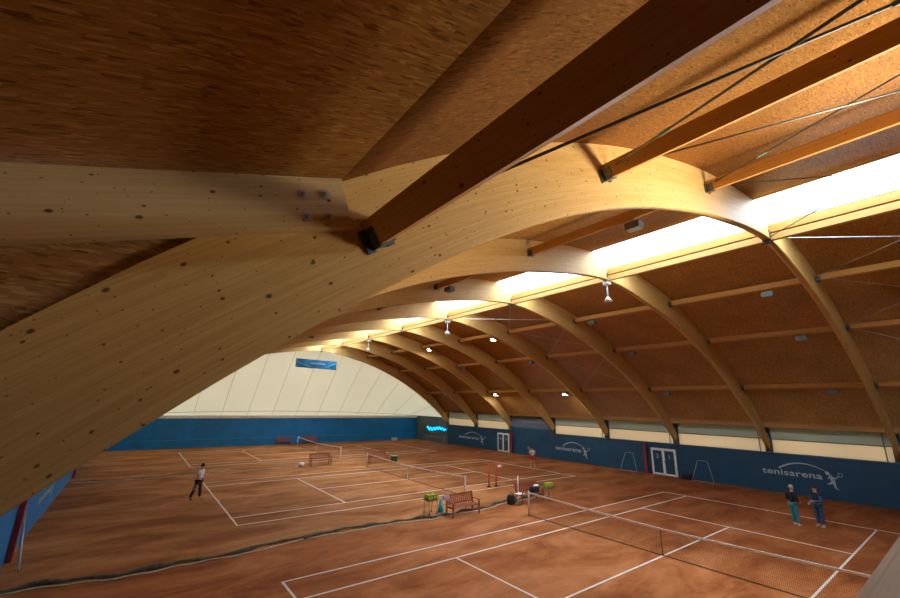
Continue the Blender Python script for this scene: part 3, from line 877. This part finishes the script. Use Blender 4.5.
obj('body', mb, M_GREENB, bk)
mb = MB(); mb.tube([(.36 * cos(2 * PI * k / 16), .28 * sin(2 * PI * k / 16), .5) for k in range(17)], .018, 6); obj('rim', mb, M_TEAL, bk)
mb = MB(); mb.face([(.33 * cos(2 * PI * k / 12), .26 * sin(2 * PI * k / 12), .38) for k in range(12)]); obj('false_bottom', mb, M_GREENB, bk)
balls(3.6, 25.9, .45, .2, .12, 4, 3, 'yellow tennis ball in the green basket by middle net', 'yellow balls in the green basket')

# cone, towel, bags, bucket
t = thing('training_cone', 'cyan plastic training cone between ball cart and bench', 'cone', (-3.28, 9.28, 0))
mb = MB(); mb.tube([(0, 0, .03), (0, 0, .12), (0, 0, .62)], [.16, .14, .045], 14); obj('cone_body', mb, M_CYAN, t)
mb = MB(); mb.box((-.19, -.19, 0), (.19, .19, .03)); obj('base_plate', mb, M_TEAL, t)
mb = MB()
for i in range(10):
    for j in range(8):
        def P(a, b):
            f = b / 8; y = -.03 + .06 * f; return (-3.62 + .34 * a / 10, 8.62 + .07 * cos(f * PI) , .70 + .22 * sin(f * PI) + .01 * sin(a * 1.7))
        mb.face([P(i, j), P(i + 1, j), P(i + 1, j + 1), P(i, j + 1)], None, True)
o = obj('towel', mb, M_LILAC); tag(o, 'lilac towel draped over left end of the bench by cyan cone', 'towel')
def bag(name, loc, sz, mat, lab, cat, strap=True):
    t = thing(name, lab, cat, loc)
    mb = MB(); n1, n2 = 14, 10
    def P(i, j):
        a = 2 * PI * i / n1; b = PI * j / n2
        e = lambda c: math.copysign(abs(c) ** .42, c)
        return (sz[0] / 2 * e(sin(b)) * e(cos(a)), sz[1] / 2 * e(sin(b)) * e(sin(a)), sz[2] / 2 + sz[2] / 2 * e(cos(b)))
    for j in range(n2):
        for i in range(n1): mb.face([P(i, j), P(i, j + 1), P(i + 1, j + 1), P(i + 1, j)], None, True)
    obj('bag_body', mb, mat, t)
    mb = MB(); mb.tube([(sz[0] * .3 * cos(a), 0, sz[2] * .97 + sz[2] * .22 * sin(a)) for a in [PI * k / 8 for k in range(9)]], .015, 5); obj('strap', mb, mat, t)
    return t
bag('backpack', (.92, 8.5, 0), (.4, .32, .5), M_BLACK, 'black backpack on the clay at left end of cluttered bench', 'backpack')
mb = MB()
for i in range(8):
    for j in range(6):
        P = lambda a, b: (1.28 + .5 * a / 8, 8.17 + .4 * b / 6, .475 + .05 * sin(a * 1.3) * sin(b * 1.1) + .03)
        mb.face([P(i, j), P(i + 1, j), P(i + 1, j + 1), P(i, j + 1)], None, True)
o = obj('towel', mb, M_TAPE); tag(o, 'white crumpled towel on the left end of cluttered bench', 'towel')
bag('sports_bag', (2.72, 8.4, .447), (.62, .34, .3), M_BLACK, 'black sports bag on the seat of the cluttered bench', 'sports bag')
mb = MB(); mb.ball((2.86, 8.38, .80), (.2, .13, .055), 12, 6); mb.box((2.6, 8.3, .775), (2.72, 8.46, .79)); o = obj('cap', mb, M_TAPE); tag(o, 'white cap lying on the black sports bag', 'cap')
t = thing('bucket', 'white bucket left of the reddish bench behind middle court', 'bucket', (-4.55, 26.75, 0))
mb = MB(); n_ = 14
mb.tube([(0, 0, 0), (0, 0, .32)], [.17, .22], 14, caps=True); obj('bucket_body', mb, M_TAPE, t)
mb = MB(); mb.tube([(.22 * cos(PI * k / 8), 0, .32 - .14 * sin(PI * k / 8)) for k in range(9)], .01, 5)
for v_ in range(len(mb.v)): mb.v[v_] = (mb.v[v_][0], mb.v[v_][1] - .23, mb.v[v_][2])
obj('handle', mb, M_STEEL, t)
# white pole and pair of red poles
t = thing('white_pole', 'thin white pole standing in front of the cluttered bench', 'pole', (1.22, 8.25, 0))
mb = MB(); mb.tube([(0, 0, .03), (0, 0, 1.45)], .025, 8); obj('shaft', mb, M_WHITE, t)
mb = MB(); mb.tube([(0, 0, 0), (0, 0, .04)], .17, 16); obj('foot_disc', mb, M_STEEL, t)
for k, (x, y, w) in enumerate(((3.15, 12.64, 'left'), (3.75, 12.6, 'right'))):
    t = thing('red_pole', '%s one of two red poles standing beyond the middle net' % w, 'pole', (x, y, 0), 0, 'pair of red poles')
    mb = MB(); mb.tube([(0, 0, .03), (0, 0, 1.4)], .05, 8); obj('shaft', mb, M_REDP, t)
    mb = MB(); mb.tube([(0, 0, 0), (0, 0, .05)], .13, 14); obj('foot_disc', mb, M_BLACK, t)
bag('white_bag', (9.55, 18.15, 0), (.36, .26, .22), M_TAPE, 'small white bag on the clay right of the red poles', 'bag')
bag('holdall', (WX - .4, 6.75, 0), (.4, .7, .45), M_BLACK, 'dark holdall by the wall right of the numbered door', 'bag')
mb = MB(); mb.box((14.3, 44.95, 0), (15.1, 45.3, .35)); o = obj('white_box', mb, M_SILL)
tag(o, 'small white box at the foot of the far blue wall', 'box')
# A-frames leaning on the right wall
def aframe(Y, w, lab):
    t = thing('line_frame', lab, 'frame', (WX - .08, Y, 0), 0, 'thin white frames leaning on the right wall')
    for s in (-1, 1):
        mb = MB(); mb.tube([(-.35, s * w, .02), (-.02, s * w * .45, 1.45)], .016, 6); obj('strut', mb, M_GALV, t)
    mb = MB(); mb.tube([(-.35, -w, .03), (-.35, w, .03)], .02, 6); obj('foot_bar', mb, M_GALV, t)
    mb = MB(); mb.tube([(-.02, -w * .45, 1.45), (-.02, w * .45, 1.45)], .014, 6); obj('top_bar', mb, M_GALV, t)
aframe(11.4, .75, 'thin white frame leaning on right wall left of red post')
aframe(5.6, .75, 'thin white frame leaning on right wall right of numbered door')
mb = MB(); mb.tube([(-18.2, 10.7, .035), (-18.62, 12.35, 1.7)], .035, 8); o = obj('leaning_pole', mb, M_GALV)
tag(o, 'pale pole leaning against the left wall beside nearest red post', 'pole')

# ------------------------------------------------------------------ lamps under the purlins
def lamp(x, y, lab, lit, left=False):
    c, nrm = purlin_geo(x, 0, 0); p = c - nrm * (PD / 2)
    t = thing('ceiling_lamp', lab, 'lamp', (p.x, y, p.z), 0, 'lamps hung from the %s purlins' % ('left' if left else 'right'))
    mb = MB(); mb.tube([(0, 0, 0.0), (0, 0, -.12)], .015, 6); mb.bar((0, -.2, -.11), (0, .2, -.11), .05, .02); obj('bracket', mb, M_STEEL, t)
    mb = MB(); mb.bar((0, -.22, -.24), (0, .22, -.24), .30, .2, w2=None); mb.bar((0, -.17, -.15), (0, .17, -.15), .16, .06); obj('housing', mb, M_LAMP, t)
    mb = MB(); mb.bar((0, -.19, -.345), (0, .19, -.345), .25, .012); obj('lens', mb, M_GLOW if lit else M_LENS, t)
    if lit:
        mb = MB(); mb.bar((-.152, -.16, -.26), (-.152, .16, -.26), .012, .12); obj('side_lens', mb, M_GLOW, t)
RW = {5.75: 'first', 10.2: 'second', 14.6: 'lowest'}
LY = ((-3.15, 1), (5.9, 2), (14.95, 4), (24.0, 5), (33.05, 7))
for y, bi in LY:
    for x in (5.75, 10.2, 14.6):
        lit = bi in (4, 5) and x != 10.2
        lamp(x, y, '%s lamp under the %s right purlin row, %s bay' % ('glowing white' if lit else 'unlit grey', RW[x], ORD[bi]), lit)
        if lit:
            c, nrm = purlin_geo(x, 0, 0); l = bpy.data.lights.new('lamp_light', 'AREA'); l.shape = 'RECTANGLE'; l.size = .25; l.size_y = .4
            l.energy = 35; l.color = (1, .93, .82); o = bpy.data.objects.new('lamp_light', l); COL.objects.link(o)
            o.location = (c.x, y, c.z - PD / 2 - .38)
for y, bi in LY[:2] + LY[3:4]:
    lamp(-5.27, y + (.3 if bi < 5 else 1.4), 'dark floodlight box under the left purlin, %s bay' % ORD[bi], False, True)
# hanging rods at every second arch
for k in (2, 4, 6):
    t = thing('ridge_hook', 'white hanging rod with flared foot under the ridge of the %s arch' % ORD[k - 1], 'hanging rod', (0, AY[k], 10.78), 0, 'white rods under the ridge')
    mb = MB(); mb.tube([(0, 0, 0), (0, 0, -.75)], .03, 8); obj('rod', mb, M_WHITE, t)
    mb = MB(); mb.tube([(0, 0, -.7), (0, 0, -.78), (0, 0, -.9)], [.04, .1, .2], 12); obj('flared_foot', mb, M_WHITE, t)
    mb = MB(); mb.box((-.12, -.14, -.12), (.12, .14, .03)); obj('clamp', mb, M_WHITE, t)

# ------------------------------------------------------------------ people
def skin(name, verts, edges, roots, mat, parent, sub=2):
    """verts: {key: (x,y,z,r)}"""
    keys = list(verts); idx = {k: i for i, k in enumerate(keys)}
    me = bpy.data.meshes.new(name)
    me.from_pydata([verts[k][:3] for k in keys], [(idx[a], idx[b]) for a, b in edges], [])
    o = bpy.data.objects.new(name, me); COL.objects.link(o)
    o.modifiers.new('Skin', 'SKIN'); s = o.modifiers.new('Sub', 'SUBSURF'); s.levels = sub; s.render_levels = sub
    sv = me.skin_vertices[0].data
    for k in keys:
        r = verts[k][3]; sv[idx[k]].radius = r if isinstance(r, tuple) else (r, r); sv[idx[k]].use_root = k in roots
    dg = bpy.context.evaluated_depsgraph_get(); m2 = bpy.data.meshes.new_from_object(o.evaluated_get(dg))
    bpy.data.objects.remove(o); bpy.data.meshes.remove(me)
    for p in m2.polygons: p.use_smooth = True
    m2.materials.clear(); m2.name = name
    return obj(name, m2, mat, parent)
def lerp(a, b, f): return tuple(a[i] + (b[i] - a[i]) * f for i in range(3))
def person(lab, loc, rz, H, J, top, trou, shoe, hair, bare_legs=False, short_sleeve=False, skirt=None, grey_hair=False, ponytail=False, vest=None):
    """J: joints in units of the height, facing local -Y"""
    t = thing('person', lab, 'person', loc, rz); S = H
    j = {k: tuple(c * S for c in v) for k, v in J.items()}
    V = {}; E = []
    def add(k, p, r): V[k] = (*p, tuple(q * S for q in r) if isinstance(r, tuple) else r * S)
    add('pel', j['pel'], (.075, .055)); add('sp', lerp(j['pel'], j['chest'], .5), (.068, .05)); add('chest', j['chest'], (.085, .058)); add('neckb', lerp(j['chest'], j['head'], .45), .036)
    add('neck', lerp(j['chest'], j['head'], .62), .031); add('jaw', lerp(j['chest'], j['head'], .82), .04); add('skull', j['head'], .052); add('crown', (j['head'][0], j['head'][1] + .008 * S, j['head'][2] + .05 * S), .034)
    E += [('pel', 'sp'), ('sp', 'chest'), ('chest', 'neckb'), ('neckb', 'neck'), ('neck', 'jaw'), ('jaw', 'skull'), ('skull', 'crown')]
    roots = ['pel']
    for s in 'LR':
        add('hip' + s, j['hip' + s], .055); add('kn' + s, j['kn' + s], .034); add('calf' + s, lerp(j['kn' + s], j['an' + s], .3), .036); add('an' + s, j['an' + s], .022)
        add('toe' + s, j['toe' + s], .022)
        E += [('pel', 'hip' + s), ('hip' + s, 'kn' + s), ('kn' + s, 'calf' + s), ('calf' + s, 'an' + s), ('an' + s, 'toe' + s)]
        add('sh' + s, j['sh' + s], .036); add('el' + s, j['el' + s], .025); add('wr' + s, j['wr' + s], .017)
        a, b = Vector(j['el' + s]), Vector(j['wr' + s]); d = (b - a).normalized()
        pm = b + d * .03 * S; add('pm' + s, pm, .02)
        E += [('chest', 'sh' + s), ('sh' + s, 'el' + s), ('el' + s, 'wr' + s), ('wr' + s, 'pm' + s)]
        sd = d.cross(Vector((0, -1, .3))).normalized(); cu_ = sd.cross(d).normalized()
        for q, (o_, ln) in enumerate(((-.015, .045), (-.005, .052), (.005, .049), (.015, .04))):
            k = 'f%d%s' % (q, s); add(k + 'a', pm + sd * o_ * S, .0058); add(k + 'b', pm + sd * o_ * S * 1.2 + d * ln * .55 * S, .005); add(k + 'c', pm + sd * o_ * S * 1.2 + d * ln * .85 * S - cu_ * .018 * S, .004)
            E += [(k + 'a', k + 'b'), (k + 'b', k + 'c')]; roots.append(k + 'a')
        k = 'th' + s; add(k + 'a', pm - d * .012 * S + sd * .014 * S, .0065); add(k + 'b', pm + sd * .034 * S + d * .012 * S, .0055); add(k + 'c', pm + sd * .036 * S + d * .034 * S - cu_ * .01 * S, .0045)
        E += [(k + 'a', k + 'b'), (k + 'b', k + 'c')]; roots.append(k + 'a')
    hd = Vector(j['head'])
    add('nsa', (hd.x, hd.y - .044 * S, hd.z - .012 * S), .008); add('nsb', (hd.x, hd.y - .06 * S, hd.z - .02 * S), .007); E.append(('nsa', 'nsb')); roots.append('nsa')
    for s, q in (('L', -1), ('R', 1)):
        add('ea' + s, (hd.x + q * .046 * S, hd.y + .004 * S, hd.z + .004 * S), .008); add('eb' + s, (hd.x + q * .053 * S, hd.y + .006 * S, hd.z - .014 * S), .007); E.append(('ea' + s, 'eb' + s)); roots.append('ea' + s)
    skin('body', V, E, roots, M_SKIN, t)
    mb = MB()
    for q in (-1, 1): mb.ball((hd.x + q * .019 * S, hd.y - .047 * S, hd.z + .002 * S), .006 * S, 8, 6)
    obj('eyes', mb, M_BLACK, t)
    mb = MB(); mb.bar((hd.x - .016 * S, hd.y - .047 * S, hd.z - .036 * S), (hd.x + .016 * S, hd.y - .047 * S, hd.z - .036 * S), .008, .006); obj('mouth', mb, M_RED, t)
    # hair cap
    mb = MB(); mb.ball((hd.x, hd.y + .014 * S, hd.z + .026 * S), (.058 * S, .058 * S, .06 * S), 14, 8)
    if ponytail: mb.ball((hd.x, hd.y + .07 * S, hd.z + .02 * S), (.025 * S, .03 * S, .04 * S), 8, 6)
    obj('hair', mb, hair, t)
    g = .012
    # top garment
    W = {}; F = []
    def a2(k, p, r): W[k] = (*p, tuple(q * S for q in r) if isinstance(r, tuple) else r * S)
    a2('hem', lerp(j['pel'], j['chest'], -.05), (.086, .066)); a2('w', lerp(j['pel'], j['chest'], .45), (.083, .063)); a2('c', j['chest'], (.1, .07)); a2('n', lerp(j['chest'], j['head'], .42), .046)
    F += [('hem', 'w'), ('w', 'c'), ('c', 'n')]
    for s in 'LR':
        a2('s' + s, j['sh' + s], .048); F.append(('c', 's' + s))
        if short_sleeve: a2('e' + s, lerp(j['sh' + s], j['el' + s], .55), .043); F.append(('s' + s, 'e' + s))
        else:
            a2('e' + s, j['el' + s], .038); a2('r' + s, lerp(j['el' + s], j['wr' + s], .9), .028); F += [('s' + s, 'e' + s), ('e' + s, 'r' + s)]
    skin('shirt' if short_sleeve else 'jacket', W, F, ['hem'], top, t)
    if vest:
        for q in 'LR':
            W = {}; F = []
            a2('s', lerp(j['sh' + q], j['el' + q], .12), .052); a2('e', j['el' + q], .044); a2('r', lerp(j['el' + q], j['wr' + q], .92), .033); F += [('s', 'e'), ('e', 'r')]
            skin('sleeve', W, F, ['s'], vest, t)
    # trousers or skirt
    if not bare_legs:
        W = {}; F = []
        a2('p', j['pel'], (.082, .062))
        for s in 'LR':
            a2('h' + s, j['hip' + s], .062); a2('k' + s, j['kn' + s], .046); a2('a' + s, lerp(j['kn' + s], j['an' + s], .95), .038); F += [('p', 'h' + s), ('h' + s, 'k' + s), ('k' + s, 'a' + s)]
        skin('trousers', W, F, ['p'], trou, t)
    if skirt:
        mb = MB(); p = j['pel']; mb.tube([(p[0], p[1], p[2] + .05 * S), (p[0], p[1], p[2]), (p[0], p[1], p[2] - .13 * S)], [.082 * S, .1 * S, .145 * S], 18); obj('skirt', mb, skirt, t)
    for s in 'LR':
        W = {}; F = []
        an, to = j['an' + s], j['toe' + s]; dv_ = Vector((to[0] - an[0], to[1] - an[1], 0)).normalized()
        heel = Vector(an) - dv_ * .018 * S; z = .02 * S
        a2('h', (heel.x, heel.y, z), .024); a2('m', (an[0] + dv_.x * .04 * S, an[1] + dv_.y * .04 * S, z), .026); a2('t', (an[0] + dv_.x * .10 * S, an[1] + dv_.y * .10 * S, z * .9), .02); a2('a', (an[0], an[1], .045 * S), .026)
        F += [('h', 'm'), ('m', 't'), ('h', 'a')]
        skin('shoe', W, F, ['h'], shoe, t)
    return t, j
def pose(**kw):
    J = dict(pel=(0, 0, .53), chest=(0, -.005, .735), head=(0, -.015, .925), hipL=(-.05, 0, .51), hipR=(.05, 0, .51), knL=(-.055, -.01, .285), knR=(.055, -.01, .285),
             anL=(-.06, .01, .05), anR=(.06, .01, .05), toeL=(-.065, -.09, .02), toeR=(.065, -.09, .02), shL=(-.105, 0, .80), shR=(.105, 0, .80),
             elL=(-.13, .01, .625), elR=(.13, .01, .625), wrL=(-.135, -.03, .48), wrR=(.135, -.03, .48))
    J.update(kw); return J
M_HAIRD = plain('dark brown hair', (.03, .015, .008), .7); M_HAIRG = plain('grey hair', (.3, .28, .26), .7)
M_SHIRT = plain('white sports shirt', (.88, .87, .86), .7); M_TRO = plain('charcoal trousers', (.02, .02, .025), .8)
M_TEALT = plain('teal track trousers', (.02, .20, .23), .8); M_JEAN = plain('blue jeans', (.012, .075, .16), .8)
M_BLUEJ = plain('blue jacket', (.012, .08, .22), .8); M_SHOEW = plain('white shoes', (.6, .6, .58), .6); M_BEIGE = plain('cream top', (.78, .72, .6), .8)
M_REDS = plain('red cloth', (.4, .02, .02), .8); M_CAMEL = plain('tan shoes', (.45, .36, .2), .6); M_RACK = plain('maroon racket frame', (.2, .02, .03), .4)
def racket(loc, d, nrm, lab):
    t = thing('tennis_racket', lab, 'racket', loc)
    d = Vector(d).normalized(); x = d.cross(Vector(nrm)).normalized() * -1; y = d.cross(x)
    t.rotation_euler = Matrix((x, y, d)).transposed().to_euler()
    mb = MB(); mb.tube([(0, 0, 0), (0, 0, .2)], .016, 8); obj('grip', mb, M_BLACK, t)
    mb = MB(); ov = [(.13 * sin(a), 0, .52 - .17 * cos(a)) for a in [2 * PI * k / 20 for k in range(21)]]
    mb.tube(ov, .012, 6); mb.tube([(0, 0, .2), (.03, 0, .3), (.07, 0, .375)], .01, 6); mb.tube([(0, 0, .2), (-.03, 0, .3), (-.07, 0, .375)], .01, 6); obj('head_frame', mb, M_RACK, t)
    mb = MB()
    for k in range(-5, 6):
        x = k * .022; h = .165 * math.sqrt(max(0, 1 - (x / .13) ** 2)); mb.bar((x, 0, .52 - h), (x, 0, .52 + h), .003, .003, (1, 0, 0))
    for k in range(-7, 8):
        z = k * .022; h = .125 * math.sqrt(max(0, 1 - (z / .17) ** 2)); mb.bar((-h, 0, .52 + z), (h, 0, .52 + z), .003, .003)
    obj('strings', mb, M_TAPE, t)
    return t
# man in white shirt on the middle court, facing the net, legs apart
pm, jm = person('man in white shirt and dark trousers standing on the middle court baseline', (-12.78, 18.45, 0), .95, 1.80,
       pose(anL=(-.06, .15, .05), anR=(.07, -.06, .05), toeL=(-.075, .05, .02), toeR=(.085, -.16, .02), knL=(-.055, .065, .285), knR=(.065, -.045, .285), chest=(0, -.035, .735), head=(0, -.06, .925), shL=(-.105, -.03, .80), shR=(.105, -.03, .80),
            elL=(-.15, -.02, .63), elR=(.15, -.02, .63), wrL=(-.05, -.13, .6), wrR=(.05, -.12, .565)), M_SHIRT, M_TRO, M_CAMEL, M_HAIRD, short_sleeve=True)
racket((-12.63, 18.27, 1.07), (-.5, -.1, -.8), (-.13, -.99, .2), 'maroon tennis racket held low by the man in white shirt')
# girl far right
person('girl in cream top and red skirt standing before the wrinkled navy drape', (12.55, 17.1, 0), -.65, 1.68,
       pose(wrL=(-.09, -.12, .68), elL=(-.16, -.03, .64), wrR=(.1, -.11, .62), elR=(.15, -.01, .63), anL=(-.1, .01, .05), toeL=(-.11, -.08, .02), anR=(.1, .01, .05), toeR=(.11, -.08, .02)),
       M_BEIGE, None, M_SHOEW, M_HAIRD, bare_legs=True, short_sleeve=True, skirt=M_REDS, ponytail=True)
racket((12.33, 16.93, 1.16), (-.45, .25, .8), (-.7, -.7, .1), 'tennis racket held up by the girl in red skirt')
# two men in front of the large logo
person('grey haired man in black jacket and teal trousers, standing before the large logo', (9.65, -1.72, 0), 1.0, 1.76,
       pose(head=(0, -.03, .925), wrL=(-.08, -.12, .6), elL=(-.15, .02, .63), wrR=(.08, -.12, .6), elR=(.15, .02, .63)), M_BLACK, M_TEALT, M_SHOEW, M_HAIRG)
person('dark haired man in black vest, blue sleeves and jeans, hand out to his companion', (10.27, -2.5, 0), -2.0, 1.80,
       pose(wrR=(.07, -.2, .63), elR=(.14, -.05, .63), wrL=(-.12, -.09, .56), elL=(-.14, .02, .63)), M_BLACK, M_JEAN, M_SHOEW, M_HAIRD, vest=M_BLUEJ)

# ------------------------------------------------------------------ light: overcast sky through glazing and membrane, plus an added fill
w = bpy.data.worlds.new('sky'); SC.world = w; w.use_nodes = True
bg = w.node_tree.nodes['Background']; bg.inputs[0].default_value = (.93, .97, 1.0, 1); bg.inputs[1].default_value = 8.0
def portal(loc, rot, sx, sy):
    l = bpy.data.lights.new('sky_portal', 'AREA'); l.shape = 'RECTANGLE'; l.size = sx; l.size_y = sy; l.cycles.is_portal = True
    o = bpy.data.objects.new('sky_portal', l); COL.objects.link(o); o.location = loc; o.rotation_euler = rot
ymid = (YB + AY[-1]) / 2
portal((0, ymid, 12.2), (0, 0, 0), 2 * XS, AY[-1] - YB)

def add_fill_light(loc, aim, size, power):  # added warm fill without a fixture, out of view, lifts the near arch and roof
    l = bpy.data.lights.new('added_fill_light', 'AREA'); l.shape = 'SQUARE'; l.size = size; l.energy = power; l.color = (1, .88, .72); l.spread = math.radians(98)
    o = bpy.data.objects.new('added_fill_light', l); COL.objects.link(o); o.location = loc
    o.rotation_euler = (Vector(aim) - Vector(loc)).to_track_quat('-Z', 'Y').to_euler()
add_fill_light((-5.0, -9.9, 6.6), (-8.7, -6.5, 10.3), 2.5, 280)

# ------------------------------------------------------------------ camera
yaw, pit, roll, f = 0.65135, 0.25914, 0.02134, 396.8165
F_ = Vector((sin(yaw) * cos(pit), cos(yaw) * cos(pit), sin(pit)))
r_ = Vector((cos(yaw), -sin(yaw), 0)); u_ = r_.cross(F_)
Rv = r_ * cos(roll) + u_ * sin(roll); Uv = -r_ * sin(roll) + u_ * cos(roll)
cam = bpy.data.cameras.new('camera'); co = bpy.data.objects.new('camera', cam); COL.objects.link(co)
cam.sensor_fit = 'HORIZONTAL'; cam.sensor_width = 36.0; cam.lens = f / 900 * 36.0; cam.clip_start = .05; cam.clip_end = 300
co.matrix_world = Matrix(((Rv.x, Uv.x, -F_.x, -16.29441), (Rv.y, Uv.y, -F_.y, -8.19814), (Rv.z, Uv.z, -F_.z, 5.20506), (0, 0, 0, 1)))
SC.camera = co

vs = SC.view_settings
vs.view_transform = 'Standard'; vs.look = 'None'; vs.gamma = 1.0; vs.use_curve_mapping = False; vs.exposure = 1.0
cy = SC.cycles
cy.max_bounces = 10; cy.diffuse_bounces = 7; cy.transparent_max_bounces = 12; cy.use_denoising = True
cy.caustics_reflective = False; cy.caustics_refractive = False; cy.sample_clamp_indirect = 6
